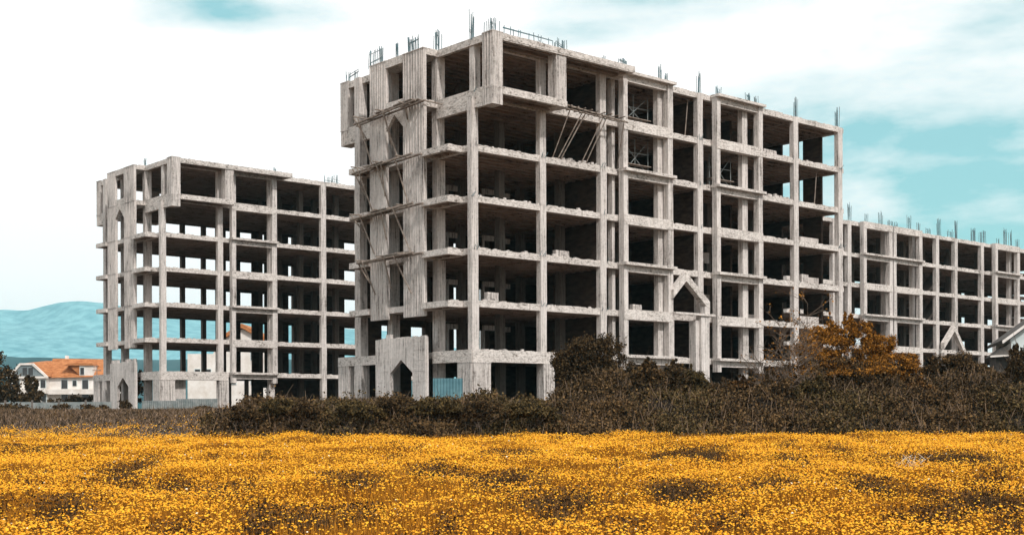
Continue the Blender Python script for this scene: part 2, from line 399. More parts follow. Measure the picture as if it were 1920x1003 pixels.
def tower_block(name, label, org, U, fr_cols, bays, row_us, D=12.5, group=None, overhang=True, inner_from=-1):
    root = empty(name, (org[0], org[1], 0), YAW); tag(root, label, 'building', group)
    R = LV[-1]
    # --- columns of the long front, back and the rows between
    for u in fr_cols: column(root, u, 0, (.52 if u < 7 else .56), .40, GZ-.3, R if u > 1 or not overhang else LV[5]-.38, name='column')
    if overhang: column(root, .34, .15, .5, .45, LV[5], R-.05, name='column')
    for u in row_us:
        if u < inner_from: continue
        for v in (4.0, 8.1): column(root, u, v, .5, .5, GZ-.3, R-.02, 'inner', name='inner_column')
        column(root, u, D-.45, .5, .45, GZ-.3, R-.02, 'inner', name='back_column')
    column(root, .28, 3.75, .62, .5, GZ-.3, R-.01); column(root, .28, 8.6, .62, .5, GZ-.3, R-.01); column(root, 0.02, D-.6, .6, .6, GZ-.3, R-.01)
    # --- slabs
    for i, z in enumerate(LV):
        top = i == 6
        u0 = .30 if i >= 5 and overhang else .04
        rects = [(u0, U, .04, .36), (u0, u0+.32, .36, D-.36), (u0, U, D-.36, D-.03), (U-.33, U-.02, .36, D-.36)]
        X_ = [(u+.1, u+.42, .36, D-.36) for u in row_us]
        J = [(u0+.32, U-.33, .36, D-.36)]
        if i in (5, 6) and overhang:
            e = 12.5 if top else 6.37
            rects += [(.28, e, -1.69, -1.4), (.28, .6, -1.4, .04), (e-.3, e, -1.4, .04)]; J += [(.6, e-.3, -1.4, .04)]
            rects += [(.28, e, D+1.7, D+2.0), (.28, .6, D-.03, D+1.7), (e-.3, e, D-.03, D+1.7)]; J += [(.6, e-.3, D-.03, D+1.7)]
        if 1 <= i <= 4:      # small corner balconies either side of the gateway tower
            rects += [(-1.1, -.8, .93, 3.6), (-1.1, .04, .93, 1.2)]; J += [(-.8, .04, 1.2, 3.6)]
            rects += [(-1.1, -.8, 9.35, D-.95), (-1.1, .04, D-1.25, D-.95)]; J += [(-.8, .04, 9.35, D-1.25)]
        if i >= 1: rects += [(-.66, u0, 3.66, 9.33)]
        slab(root, z, rects, J, U, D, cross=X_)
    # --- gateway tower: two wide piers, arch panel, window at the top
    z0 = LV[1]-.78
    column(root, -.884, 3.6, .24, 2.15, z0, R+.02, name='tower_pier'); column(root, -.884, 7.62, .24, 1.78, z0, R+.02, name='tower_pier')
    s6 = LV[5]
    b = MB(); a0, a1, ac = 5.75, 7.62, 6.68
    zs, za, zt = 19.85, 20.75, s6+.45
    b.prism([(-.87, a0, zs), (-.87, ac, za), (-.87, ac, zt), (-.87, a0, zt)], (.22, 0, 0))
    b.prism([(-.868, ac, za), (-.868, a1, zs), (-.868, a1, zt), (-.868, ac, zt)], (.22, 0, 0))
    b.build('arch_panel', M['beam'], root)
    MB().box(-.875, -.62, a0-.02, a1+.02, R-.5, R+.01).build('lintel', M['beam'], root)
    # --- block gateway wall at the foot
    g0, g1, gc = 3.4, 8.75, 6.05; gt = 6.5; gs, ga, hw = 4.3, 5.15, 1.2
    b = MB(); o0, o1 = gc-hw-.1, gc+hw-.1; gc -= .1
    b.box(-.95, -.70, g0, o0, GZ-.4, gt); b.box(-.95, -.70, o1, g1, GZ-.4, gt)
    b.prism([(-.948, o0, gs), (-.948, gc, ga), (-.948, gc, gt), (-.948, o0, gt)], (.245, 0, 0))
    b.prism([(-.946, gc, ga), (-.946, o1, gs), (-.946, o1, gt), (-.946, gc, gt)], (.245, 0, 0))
    v = g0+.05
    while v < g1-.3:
        w = random.uniform(.2, .5); b.box(-.94, -.71, v, v+w, gt-.01, gt+random.choice([.03, .08, .3, .32])); v += w+random.uniform(.02, .1)
    for zc in (3.1, 3.75, 4.4, 5.05, 5.7, 6.2):
        for a, c in ((g0, o0), (o1, g1)): b.box(-.958, -.94, a+.03, c-.03, zc, zc+.03)
    b.build('gateway_wall', M['conc'], root)
    # --- top storey: overhanging corner boxes
    if overhang:
        for v0, v1 in ((-1.69, 3.75), (8.9, D+2.0)):
            MB().box(.25, .52, v0-.01, v1, s6-1.05, s6+.10).build('upstand_beam', M['beam'], root)
            MB().box(.26, .5, v0, v1, R-.42, R+.015).build('roof_edge_beam', M['beam'], root)
        for v0 in (-1.70, D+1.06):
            column(root, .24, v0, .82, .95, s6-1.06, R+.10, name='corner_pier')
            column(root, 5.55, v0+.1, .85, .78, s6-.42, R+.04, name='corner_pier')
        for v0 in (-1.7, D+1.77):
            MB().box(1.0, 5.6, v0, v0+.24, s6-.36, s6+.06).build('edge_beam', M['beam'], root)
            MB().box(.9, 12.5, v0-.01, v0+.2, R-.30, R+.03).build('edge_beam', M['beam'], root)
    # --- heavier ground storey with a deep first-floor beam round the corner
    s1 = LV[0]
    for q in ((-.33, 6.45, -.34, .1, s1-.72, s1+.02), (-.33, .1, .1, 3.5, s1-.72, s1+.015), (-.33, .1, 8.7, D+1.6, s1-.6, s1+.01), (.1, 6, D-.1, D+1.6, s1-.4, s1-.01)):
        MB().box(*q).build('ring_beam', M['beam'], root)
    column(root, -.32, -.33, 1.5, 1.35, GZ-.4, s1-.7, name='ground_pier'); column(root, 5.55, -.33, .92, .6, GZ-.4, s1-.7, name='ground_pier')
    column(root, -.32, D+.3, .6, 1.28, GZ-.4, s1-.55, name='ground_pier'); column(root, -.32, D-1.3, .6, .95, GZ-.4, s1-.55, name='ground_pier')
    # --- projecting bays
    for (a, c, gp) in bays: bay(root, a, c, -.53, LV if gp else LV, ground_post=gp, first_ledge=True)
    return root

# ---- the large middle building
UB = 38.5
B = tower_block('concrete_building', 'large unfinished concrete frame of seven storeys, tallest and nearest, behind dark bushes', ORG_B, UB,
    [0.0, 5.6, 10.95, 20.7, 31.9, 37.75], [(12.6, 17.5, False), (22.15, 27.4, False)], [5.6, 11.0, 16.6, 21.0, 26.4, 31.9, 37.6], group='unfinished concrete buildings')
R = LV[-1]
column(B, 26.6-.9, .02, .62, .42, GZ-.3, R, name='column'); column(B, 16.55, .02, .55, .42, GZ-.3, R, name='column'); column(B, 12.45, .4, .3, .4, GZ-.3, R, name='column')
# inner longitudinal wall, cross walls, back wall with openings
for i in range(7):
    z0 = ([GZ-.2]+LV)[i]+.004; z1 = LV[i]-.33
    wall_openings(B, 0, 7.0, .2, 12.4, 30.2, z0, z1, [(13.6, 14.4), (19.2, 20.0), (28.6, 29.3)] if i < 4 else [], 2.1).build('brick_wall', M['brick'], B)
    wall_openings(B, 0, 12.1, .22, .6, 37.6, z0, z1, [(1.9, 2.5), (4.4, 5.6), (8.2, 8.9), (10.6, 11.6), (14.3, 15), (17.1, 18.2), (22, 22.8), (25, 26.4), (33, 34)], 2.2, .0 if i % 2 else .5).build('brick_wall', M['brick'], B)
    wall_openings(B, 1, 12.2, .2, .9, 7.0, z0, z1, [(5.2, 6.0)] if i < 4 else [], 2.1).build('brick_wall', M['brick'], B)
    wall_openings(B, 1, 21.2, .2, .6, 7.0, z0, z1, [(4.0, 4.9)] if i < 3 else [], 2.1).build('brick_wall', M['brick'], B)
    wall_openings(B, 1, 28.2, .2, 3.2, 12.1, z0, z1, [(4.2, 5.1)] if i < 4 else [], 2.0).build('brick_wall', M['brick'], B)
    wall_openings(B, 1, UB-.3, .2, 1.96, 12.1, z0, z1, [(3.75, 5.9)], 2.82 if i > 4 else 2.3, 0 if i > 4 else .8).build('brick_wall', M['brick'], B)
    # pale door frames and lintels left standing inside
    if i in (1, 2, 3):
        MB().box(24.6, 25.6, 3.1, 3.3, z0+1.2, z0+2.0).box(24.6, 24.85, 3.1, 3.3, z0, z0+1.2).build('door_frame', M['conc'], B)
    if i in (1, 2, 3, 4):
        for (u, v, w) in ((4.4, 8.0, .9), (7.2, 7.6, 1.0), (9.0, 8.0, 1.0), (13.7, 6.6, .8)):
            MB().box(u, u+.14, v, v+.14, z0, z0+2.15).box(u, u+w, v-.01, v+.15, z0+1.85, z0+2.2).build('door_frame', M['conc'], B)
# low parapets in the right-hand bays of the lower floors
for i in (0, 1, 2, 3):
    z = LV[i]
    MB().box(23.6, 25.3, 5.2, 5.4, z, z+.9).build('parapet', M['conc'], B)
    MB().box(29.6, 31.6, 3.0, 3.2, z+.2, z+.75).build('parapet', M['conc'], B)
    MB().box(35.2, 37.7, 1.9, 2.05, z+.1, z+.8).build('parapet', M['conc'], B)
# pointed porch with its pier between the two bays
def bu(px): return px_u(px, ORG_B, -.75)
gable(B, bu(1263), bu(1331), bu(1287), 10.2, 9.55, 11.45, -.75, .48)
MB().box(bu(1322), bu(1331), -.74, -.3, LV[1], 9.2).build('porch_pier', M['conc'], B)
MB().box(bu(1315), bu(1330.5), -.72, -.2, GZ-.3, 8.55).build('porch_pier', M['conc'], B); MB().box(bu(1315)-.35, bu(1315)+.2, -.5, .1, GZ-.3, 8.2).build('porch_pier', M['conc'], B)
MB().box(17.4, 21.6, -.85, -.5, LV[1]-.05, LV[1]+.1).build('porch_beam', M['beam'], B)
# rebar left standing on the roof: (photo column -> u), v, height, count, spread
for (px, v, h, n, sp) in ((882, .1, 1.75, 4, .35), (1012, .1, 1.0, 4, .4), (1131, .1, 1.05, 4, .35), (1240, -.3, 1.2, 4, .35), (1252, -.4, .7, 4, .3), (1312, .1, 1.55, 5, .35), (1347, -.4, .7, 4, .5),
                       (1402, .1, 1.0, 5, .5), (1418, -.4, .75, 4, .4), (1494, .1, 1.65, 6, .3), (1571, .1, 1.65, 6, .35)):
    rebar_bundle(B, px_u(px, ORG_B, v), v, R, h, n, sp)
for (u, v, h, n, sp, sv) in ((.3, -1.6, .95, 8, .7, .8), (1.3, -1.5, .6, 6, 4, .1), (5.6, -1.6, .65, 8, .9, .5), (11.2, -1.6, .45, 5, .9, .3), (.35, 3.8, 1.5, 7, .4, .5),
                          (-.85, 4.0, .95, 10, .1, 1.4), (-.85, 6.3, .95, 5, .1, .3), (-.8, 8.0, 1.1, 10, .1, 1.7), (0.3, 12.3, .8, 5, .3, 1.8), (9, 11.8, 1.3, 5, .5, .4), (25, 8, 1.3, 5, .5, .4), (12.7, -.5, .5, 5, .5, .3)):
    rebar_bundle(B, u, v, R, h, n, sp, sv, ties=3)
# whiskers of rebar where columns pass the slab edges, rubble on the sixth floor
b = MB()
for i in range(60):
    i_ = random.choice([1, 2, 3, 4, 5]); u = random.choice([0.1, 5.7, 11, 20.8, 32, 37.9])+random.uniform(-.2, .6); z = LV[i_]
    b.bar((u, -.02, z-.1), (u+random.uniform(-.2, .2), -.1-random.random()*.15, z+random.uniform(.05, .3)), .025)
tag(b.build('loose_rebar', M['steel'], B), kind='stuff')
b = MB()
for i in range(120):
    u = random.choice([random.gauss(8.2, 1.0), random.gauss(9.5, .6), random.gauss(30, 1)]); s_ = random.uniform(.06, .2)
    z = LV[4]; v = random.uniform(.05, 1.2); b.box(u, u+s_*1.4, v, v+s_, z, z+s_*random.uniform(.5, 1.8))
for i in range(260):
    lv = random.choice([0, 1, 2, 3, 5]); u = random.choice([random.uniform(.8, 5), random.uniform(6.5, 10.5), random.uniform(28, 37)]); s_ = random.uniform(.05, .15); z = LV[lv]; v = random.uniform(.03, .7)
    b.box(u, u+s_*1.5, v, v+s_, z-.01, z+s_*random.uniform(.4, 1.3))
tag(b.build('rubble', M['conc'], B), kind='stuff')
for (u, v, lv, w, h) in ((2.2, 1.2, 1, 1.0, .7), (8.4, 1.6, 2, 1.2, .6), (29.4, .9, 5, 1.6, .55), (3.1, -.9, 5, 2.4, .14), (34.2, 1.0, 2, .9, .8), (14.6, .6, 1, .9, .5)):
    x, y = loc_uv(ORG_B, u, v); b = MB()
    for a in range(int(h/.14)+1):
        for c in range(int(w/.3)): b.box(c*.31, c*.31+.29, random.uniform(-.03, .03), .28, a*.14, a*.14+.13)
    o = b.build('block_stack', M['conc']); o.location = (x, y, LV[lv]); o.rotation_euler = (0, 0, YAW)
    tag(o, {1.0: 'small stack of grey blocks on the lowest open floor left of the second column', 1.2: 'stack of grey blocks two floors up between the second and third columns', 1.6: 'long stack of blocks on the top floor toward the right end',
            2.4: 'flat row of slabs lying on the front edge of the overhanging corner box', .9: 'small stack of blocks %s' % ('in the rightmost opening of the third floor' if u > 20 else 'inside the first projecting bay, low down')}[w], 'blocks')

# ---- the left building
UL = 30.0
Lb = tower_block('concrete_building', 'unfinished concrete frame seen through to the sky, beside the orange roofed house', ORG_L, UL,
    [0.0, 5.6, 10.95, 16.75, 20.9, 26.5], [(6.75, 11.5, False)], [5.4, 10.9, 16.7, 20.9], inner_from=16, group='unfinished concrete buildings')
def lb(px): return px_u(px, ORG_L, 12.1)
ops = [(lb(a), lb(c)) for a, c in ((424, 437), (451, 473), (485, 497), (505, 511), (525, 530), (541, 555), (646, 671))]
ops = [(a, c) for a, c in ops]
for i in range(1, 7):
    z0 = LV[i-1]+.004; z1 = LV[i]-.33
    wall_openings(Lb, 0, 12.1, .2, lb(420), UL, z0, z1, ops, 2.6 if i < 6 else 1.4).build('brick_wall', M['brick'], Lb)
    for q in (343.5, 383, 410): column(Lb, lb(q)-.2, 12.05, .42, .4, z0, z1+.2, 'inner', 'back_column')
    MB().box(.6, lb(420), 12.1, 12.3, z1-.12, z1+.05).build('lintel', M['inner'], Lb)
for (px, v, h, n, sp) in ((414, 12, .9, 3, .3), (515, .1, .8, 4, .3), (570, 2, .5, 4, .5), (610, .1, .7, 4, 1.0), (625, .1, .9, 4, 1.0)):
    rebar_bundle(Lb, px_u(px, ORG_L, v), v, R, h, n, sp)
rebar_bundle(Lb, .4, 4, R, .9, 3, .2)
MB().box(-.1, 2.6, .5, .72, GZ-.3, LV[0]-.7).build('block_wall', M['conc'], Lb)
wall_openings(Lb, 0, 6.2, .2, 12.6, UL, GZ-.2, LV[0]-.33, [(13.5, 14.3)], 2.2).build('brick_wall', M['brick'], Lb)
for u in (8.4, 10.2): column(Lb, u, 3.2, .3, .3, GZ-.2, LV[0]-.1, 'inner', 'inner_column')

# ---- the right building, far end of the row
C = empty('concrete_building', (ORG_C[0], ORG_C[1], 0), YAW)
tag(C, 'low unfinished concrete row with three paired bays, farthest right behind the orange tree', 'building', 'unfinished concrete buildings')
LC = LV[:6]; RC = LC[-1]; DC = 12.5; U0, U1 = -14.0, 52.0
def cu(px, v=.6): return px_u(px, ORG_C, v)
for p in (1562, 1590, 1755.5, 1790.5, 1840): column(C, cu(p), .6, .62, .42, GZ-.3, RC)
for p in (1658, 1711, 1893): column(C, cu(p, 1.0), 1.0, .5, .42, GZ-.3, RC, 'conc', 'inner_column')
for i, z in enumerate(LC):
    rects = [(U0, U1, .64, .95), (U0, U1, DC-.3, DC), (U0, U0+.3, .95, DC-.3), (U1-.3, U1, .95, DC-.3)]
    slab(C, z, rects, [(U0+.3, U1-.3, .95, DC-.3)], U1, DC, cross=[(cu(p)+.1, cu(p)+.4, .95, DC-.3) for p in (1590, 1658, 1711, 1755, 1790, 1840, 1893)])
for a, c in ((1620, 1674.5), (1676.5, 1730), (1867, 1913)):
    ua, uc = px_u(a, ORG_C, 0), px_u(c, ORG_C, 0)
    bb = bay(C, ua, uc, 0.0, LC, wl=.55, wr=.6, first_ledge=True)
def cb(px): return px_u(px, ORG_C, DC-.2)
cops = [(cb(a), cb(c)) for a, c in ((1570, 1580), (1603, 1618), (1632, 1642), (1753, 1756.5), (1803, 1811), (1852, 1866.5), (1915, 1922))]
for i in range(6):
    z0 = ([GZ-.2]+LC)[i]+.004; z1 = LC[i]-.33
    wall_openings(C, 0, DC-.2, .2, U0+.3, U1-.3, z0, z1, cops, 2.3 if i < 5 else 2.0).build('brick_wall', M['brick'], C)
    if i in (2, 3, 4):
        us = cu(1736, 3); MB().prism([(us, 3.0, z0+.1), (us+3.6, 3.0, z1+.2), (us+3.6, 3.0, z1-.05), (us+.3, 3.0, z0-.15)], (0, 1.3, 0)).build('stair_flight', M['inner'], C)
for u in (cu(1590), cu(1625), cu(1658), cu(1711), cu(1755), cu(1790), cu(1840), cu(1893)):
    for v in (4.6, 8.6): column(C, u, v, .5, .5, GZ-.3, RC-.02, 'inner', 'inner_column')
gable(C, cu(1770.5, -.1), cu(1811, -.1), cu(1790.5, -.1), 9.3, 8.6, 11.35, -.1, .55)
print('gable apex', cu(1790.5,-.1))
for p in (1770.5, 1806): MB().box(cu(p, -.1), cu(p, -.1)+.5, -.1, .35, GZ-.3, 8.2).build('porch_pier', M['conc'], C)
for (px, v, h, n, sp) in ((1593, .7, 1.9, 5, .5), (1622, .1, 1.0, 3, .6), (1651, .7, 1.6, 4, .5), (1668, .1, .7, 5, .6), (1680, .1, .6, 4, .6), (1705, .9, 1.9, 5, .6), (1722, .1, 1.0, 5, .6), (1738, .7, .7, 4, 1.2),
                       (1761, .7, 1.9, 5, .5), (1776, .8, 1.0, 5, 1.6), (1793, .7, 2.0, 5, .5), (1824, .8, 1.6, 7, .9), (1838, .8, 1.6, 7, 1.6), (1872, .2, .8, 4, .6), (1885, .8, 2.2, 6, .6), (1896, .8, 2.2, 5, .6), (1908, .2, 1, 4, .5)):
    rebar_bundle(C, px_u(px, ORG_C, v), v, RC, h, n, sp, ties=2)

# ------------------------------------------------------------------ timber scaffolding still tied to the concrete
def tower_scaffold(z, v0, v1, slope, label, props, long_=True):
    x, y = loc_uv(ORG_B, -1.2, v0)
    r = empty('timber_scaffold', (x, y, z), YAW); tag(r, label, 'scaffold', 'scaffolds on the gateway tower')
    n = v1-v0
    for k, du in enumerate((-.45, .0)):
        MB().bar((du, -.5-k*.4, -.02*k), (du+.05, n+.3*k, slope+.03*k), .15, n=6).build('pole', M['wood'], r)
    b = MB()
    for k in range(5):
        a = random.uniform(-.05, .55)*n; c = a+n*random.uniform(.25, .5); b.bar((-.42+k*.13, a, .1+slope*a/n+k*.02), (-.35+k*.12, c, .12+slope*c/n+random.uniform(-.05, .12)), .24, .06)
    b.build('plank', M['wood'], r)
    for (v, du) in ((.1*n, .5), (.5*n, .55), (.9*n, .6)): MB().bar((-.9, v, 0), (du, v+.1, .04), .09, n=6).build('ledger', M['wood'], r)
    props = props + [(n*.45, n*.45+random.uniform(-.8, .8), random.uniform(1.6, 2.9)), (n*.97, n*.9, random.uniform(.9, 2.4))]
    for (va, vb, dz) in props: MB().bar((-.5, va, 0), (.22, vb, -dz), .10, n=5).build('prop', M['wood'], r)
    if long_: MB().bar((-.2, -.4, .1), (2.2, -.9, -.1), .09, n=6).build('pole', M['wood'], r)
tower_scaffold(20.98, 3.9, 10.2, -.35, 'highest timber scaffold, across the top of the pointed arch on the gateway tower', [(5.7, 5.0, 3.4), (3.0, 2.3, 3.0), (.6, 1.2, .8)])
tower_scaffold(17.75, 4.3, 10.4, -.3, 'second scaffold from the top, just below the pointed arch on the gateway tower', [(5.4, 4.6, 3.0), (3.3, 2.6, 3.2), (1.2, .8, 2.8)], False)
tower_scaffold(14.70, 4.2, 10.6, -.25, 'third timber scaffold down the gateway tower', [(5.3, 4.6, 2.6), (1.6, .7, 2.8)], False)
tower_scaffold(11.65, 4.2, 9.9, -.1, 'lowest timber scaffold on the gateway tower, the one with the fewest props', [(1.5, .6, 2.4), (5.0, 4.5, 2.2)], False)
x, y = loc_uv(ORG_B, 7.0, -1.3)
r = empty('timber_scaffold', (x, y, 21.0), YAW); tag(r, 'sagging timber scaffold under the overhanging top storey, on long leaning props', 'scaffold')
MB().bar((-.6, 0, .1), (5.6, .35, -.1), .12, n=6).build('pole', M['wood'], r); MB().bar((-.3, .5, .05), (5.2, .7, -.05), .1, n=6).build('pole', M['wood'], r)
b = MB()
for k in range(9): b.bar((k*.6, -.15, .1), (k*.6+random.uniform(-.1, .1), .95, .05), .1, .05)
b.build('plank', M['wood'], r)
for a, c in ((.3, -.25), (1.4, .2), (1.7, .45), (3.3, 2.3), (3.6, 2.7), (5.2, 5.7)): MB().bar((a, .3, 0), (c, 1.45, -3.1 if a < 5 else -2.9), .075, n=5).build('prop', M['wood'], r)
def frame_scaffold(u, v, z, w, h, label):
    x, y = loc_uv(ORG_B, u, v); r = empty('scaffold_frame', (x, y, z), YAW); tag(r, label, 'scaffold', 'tube scaffolds inside the bays')
    for a in (0, w*.5, w): MB().bar((a, 0, 0), (a, 0, h), .06, n=6).build('upright', M['greysheet'], r)
    for q in (.3, .62): MB().bar((-.1, .05, h*q), (w+.1, .05, h*q+.03), .06, n=6).build('rail', M['greysheet'], r)
    MB().bar((0, -.05, 0), (w*.9, -.05, h*.9), .05, n=5).build('brace', M['greysheet'], r); MB().bar((w, -.06, .1), (w*.1, -.06, h*.8), .05, n=5).build('brace', M['greysheet'], r)
    MB().box(-.1, w+.1, -.25, .25, h*.28, h*.28+.05).build('plank', M['wood'], r)
frame_scaffold(13.6, .9, LV[5], 2.9, 2.3, 'tube scaffold frame with planks inside the topmost storey of the first bay')
frame_scaffold(13.9, .9, LV[4], 2.6, 2.5, 'tube scaffold frame one storey below the topmost, inside the first bay')
frame_scaffold(22.9, .8, LV[4], 2.4, 2.5, 'tube scaffold frame inside the second bay, two storeys below the roof')
for (u, z, l) in ((35.2, LV[4], 'lone leaning prop in the corner opening, one storey below the top at the right end'), (19.9, LV[5], 'lone leaning prop under the roof slab between the two bays')):
    x, y = loc_uv(ORG_B, u, .5); o = MB().bar((0, 0, 0), (.45, .1, 2.75), .08, n=6).bar((-.15, 0, 0), (.15, 0, .03), .3, .04).bar((.3, .1, 2.72), (.6, .1, 2.72), .2, .06).build('prop_post', M['wood']); o.location = (x, y, z); o.rotation_euler = (0, 0, YAW)
    tag(o, l, 'prop')

# ------------------------------------------------------------------ houses
def house_left():
    Y = 228.0; s = Y/F
    r = empty('house', (wx(110, Y), Y, GZ+.2), 0); tag(r, 'white plastered house with orange mansard roof and dormer, left behind the trees', 'house')
    ox = wx(110, Y); zb = GZ+.2
    P = lambda px, py: ((px-110)*s, (775-py)*s+EYE-zb)
    def bx(name, p0, p1, y0, y1, q0, q1, m, par=r):
        a, _ = P(p0, 0); c, _ = P(p1, 0); _, z1 = P(0, q0); _, z0 = P(0, q1)
        o = MB().box(a, c, y0, y1, z0, z1).build(name, M[m], par); return o
    # main wall in piers and bands so that windows are real recesses
    bx('wall', 85, 204, 0, 11, 706, 772, 'plaster'); bx('wall', 26, 93, -1.6, 9, 706, 772, 'plaster')
    for (a, c, q0, q1, y) in ((116, 127, 711, 727, 0), (137, 144, 712, 722, 0), (155, 166, 711, 728, 0), (187, 196, 713, 727, 0), (116, 127, 738, 752, 0), (155, 166, 738, 755, 0), (86, 93, 738, 752, -1.6), (83, 92, 711, 726, -1.6), (32, 44, 711, 726, -1.6), (55, 64, 711, 726, -1.6), (34, 46, 738, 752, -1.6)):
        f = bx('window', a-1, c+1, y-.10, y+.05, q0-1, q1+.6, 'mint'); bx('pane', a, c, y-.16, y-.09, q0, q1, 'glass', f)
    for (a, c, q, y) in ((88, 204, 731.5, 0), (24, 97, 730, -1.6)):
        f = bx('balcony', a, c, y-1.3, y-.002, q, q+6.5, 'plaster'); bx('railing', a, c, y-1.32, y-1.2, q-3, q, 'plaster', f)
    # hipped mansard roof
    def prism(name, pts, y0, dy, m, par=r): return MB().prism([(P(a, 0)[0], y0, P(0, q)[1]) for a, q in pts], (0, dy, 0)).build(name, M[m], par)
    def hip(name, lo, hi, m):
        v = [(P(a, 0)[0], y, P(0, q)[1]) for a, q, y in lo] + [(P(a, 0)[0], y, P(0, q)[1]) for a, q, y in hi]
        b = MB(); b.v = v; b.f = [(3, 2, 1, 0), (4, 5, 6, 7), (0, 1, 5, 4), (1, 2, 6, 5), (2, 3, 7, 6), (3, 0, 4, 7)]; return b.build(name, M[m], r)
    hip('roof', [(86, 707, -.6), (211, 705, -.6), (211, 705, 11.6), (60, 707, 11.6)], [(84, 669, 4.2), (182, 671, 4.2), (176, 669, 7.5), (80, 668, 7.5)], 'tile')
    # dark boarded gable with white verge on the projecting wing
    prism('gable_boards', [(29, 704), (46, 684), (68, 684), (90, 704)], -1.78, 9, 'greyboard')
    prism('verge_board', [(22, 708), (97, 708), (97, 704.5), (22, 704.5)], -2.1, .5, 'plaster')
    for pts in ([(22, 705), (27, 705), (48, 683), (45, 680)], [(45, 680), (48, 683.5), (68, 683.5), (70, 680)], [(70, 680), (67, 683), (92, 705), (97, 705)]): prism('verge_board', pts, -2.0, .45, 'plaster')
    hip('roof', [(22, 705, -1.6), (97, 705, -1.6), (110, 705, 9), (22, 705, 9)], [(46, 680.5, -1.6), (70, 680.5, -1.6), (95, 672, 7), (60, 672, 7)], 'tile')
    for a in (50, 61):
        f = prism('window', [(a, 702), (a, 689), (a+8, 688), (a+8, 702)], -1.86, .2, 'glass')
    # dormer
    bx('dormer_wall', 150, 176, -.2, 5, 683, 708, 'plaster')
    f = bx('window', 151, 159.5, -.28, -.1, 687, 702, 'mint'); bx('pane', 152, 158.8, -.33, -.24, 688, 701, 'glass', f)
    prism('dormer_roof', [(120, 684), (178, 684), (174, 680), (140, 679.5)], -.5, 6, 'tile')
    prism('dormer_cheek', [(130, 684.2), (150, 684.2), (150, 702)], -.1, 4, 'tile')
    bx('chimney', 104, 108, 5, 6, 663, 672, 'plaster')
house_left()
def house_right():
    Y = 96.0; s = Y/F
    r = empty('house', (wx(1950, Y), Y, GZ), -.25); tag(r, 'pale rendered house with white verge and dark lean-to roof at the right edge', 'house')
    P = lambda px, py: ((px-1950)*s, (768-py)*s+EYE-GZ)
    def poly(name, pts, y0, dy, m): return MB().prism([(P(a, 0)[0], y0, P(0, q)[1]) for a, q in pts], (0, dy, 0)).build(name, M[m], r)
    poly('wall', [(1898, 790), (2080, 790), (2080, 640), (1989, 566), (1898, 634)], 0, 9, 'mint')
    poly('roof', [(1884, 641), (1989, 561), (1989, 556), (1882, 636)], -.55, 10, 'greyroof'); poly('roof', [(2094, 641), (1989, 561), (1989, 556), (2096, 636)], -.55, 10, 'greyroof')
    poly('verge_board', [(1883, 643), (1989, 563), (1989, 557.5), (1882, 637.5)], -.66, .1, 'plaster'); poly('verge_board', [(2095, 643), (1989, 563), (1989, 557.5), (2096, 637.5)], -.66, .1, 'plaster')
    poly('porch_roof', [(1867, 665), (1899, 640), (1899, 665)], -.2, 6, 'greyroof'); poly('gutter', [(1862, 668), (1899, 666), (1899, 663), (1862, 664.5)], -.3, .2, 'plaster')
    poly('porch_wall', [(1874, 790), (1897, 790), (1897, 668), (1874, 668)], .6, 4, 'greyroof')
house_right()
def house_behind():
    Y = 200.0; s = Y/F; r = empty('house', (wx(430, Y), Y, GZ), 0); tag(r, 'pale house with low orange roof glimpsed through the left building', 'house')
    P = lambda px, py: ((px-430)*s, (774-py)*s+EYE-GZ)
    def poly(name, pts, y0, dy, m, par=r): return MB().prism([(P(a, 0)[0], y0, P(0, q)[1]) for a, q in pts], (0, dy, 0)).build(name, M[m], par)
    poly('wall', [(352, 790), (500, 790), (500, 640), (455, 616), (410, 640), (400, 662), (352, 662)], 0, 9, 'plaster')
    poly('roof', [(402, 646), (455, 614), (455, 606), (398, 640)], -.6, 10, 'tile'); poly('roof', [(508, 646), (455, 614), (455, 606), (512, 640)], -.6, 10, 'tile')
    for a, q in ((365, 690), (385, 690), (432, 655), (470, 655), (432, 700), (470, 700), (410, 705)):
        f = poly('window', [(a, q), (a+12, q), (a+12, q+20), (a, q+20)], -.1, .12, 'mint'); poly('pane', [(a+1.2, q+1.2), (a+10.8, q+1.2), (a+10.8, q+19), (a+1.2, q+19)], -.14, .05, 'glass', f)
house_behind()
o = MB().bar((0, 0, 0), (0, 0, 6.3), .16, n=8, taper=.6).bar((-.6, 0, 5.6), (.6, 0, 5.6), .09).build('utility_pole', M['wood']); o.location = (wx(182, 170), 170, GZ-.3); tag(o, 'thin dark utility pole in front of the white house', 'pole')

# ------------------------------------------------------------------ site clutter
def thing_box(name, mt, loc, rz, label, cat, fn, group=None):
    b = MB(); fn(b); o = b.build(name, M[mt]); o.location = loc; o.rotation_euler = (0, 0, rz); return tag(o, label, cat, group)
x, y = loc_uv(ORG_B, .1, 3.3)
def corr(b, w=2.6, h=1.9):
    n = int(w/.06); P0 = [(i*w/n, .03*sin(i*2.1), 0) for i in range(n+1)]
    k = len(b.v); b.v += [(p[0], p[1], z) for z in (0, h) for p in P0] + [(p[0], p[1]+.02, z) for z in (0, h) for p in P0]
    m = n+1
    for i in range(n): b.f += [(k+i, k+i+1, k+m+i+1, k+m+i), (k+2*m+i+1, k+2*m+i, k+3*m+i, k+3*m+i+1), (k+m+i, k+m+i+1, k+3*m+i+1, k+3*m+i)]
o = thing_box('sheet_panel', 'teal', (wx(812, 74.5), 74.5, GZ+.12), .15, 'teal corrugated sheet closing the gap beside the ground pier', 'metal sheet', lambda b: corr(b, 1.75, 1.35))
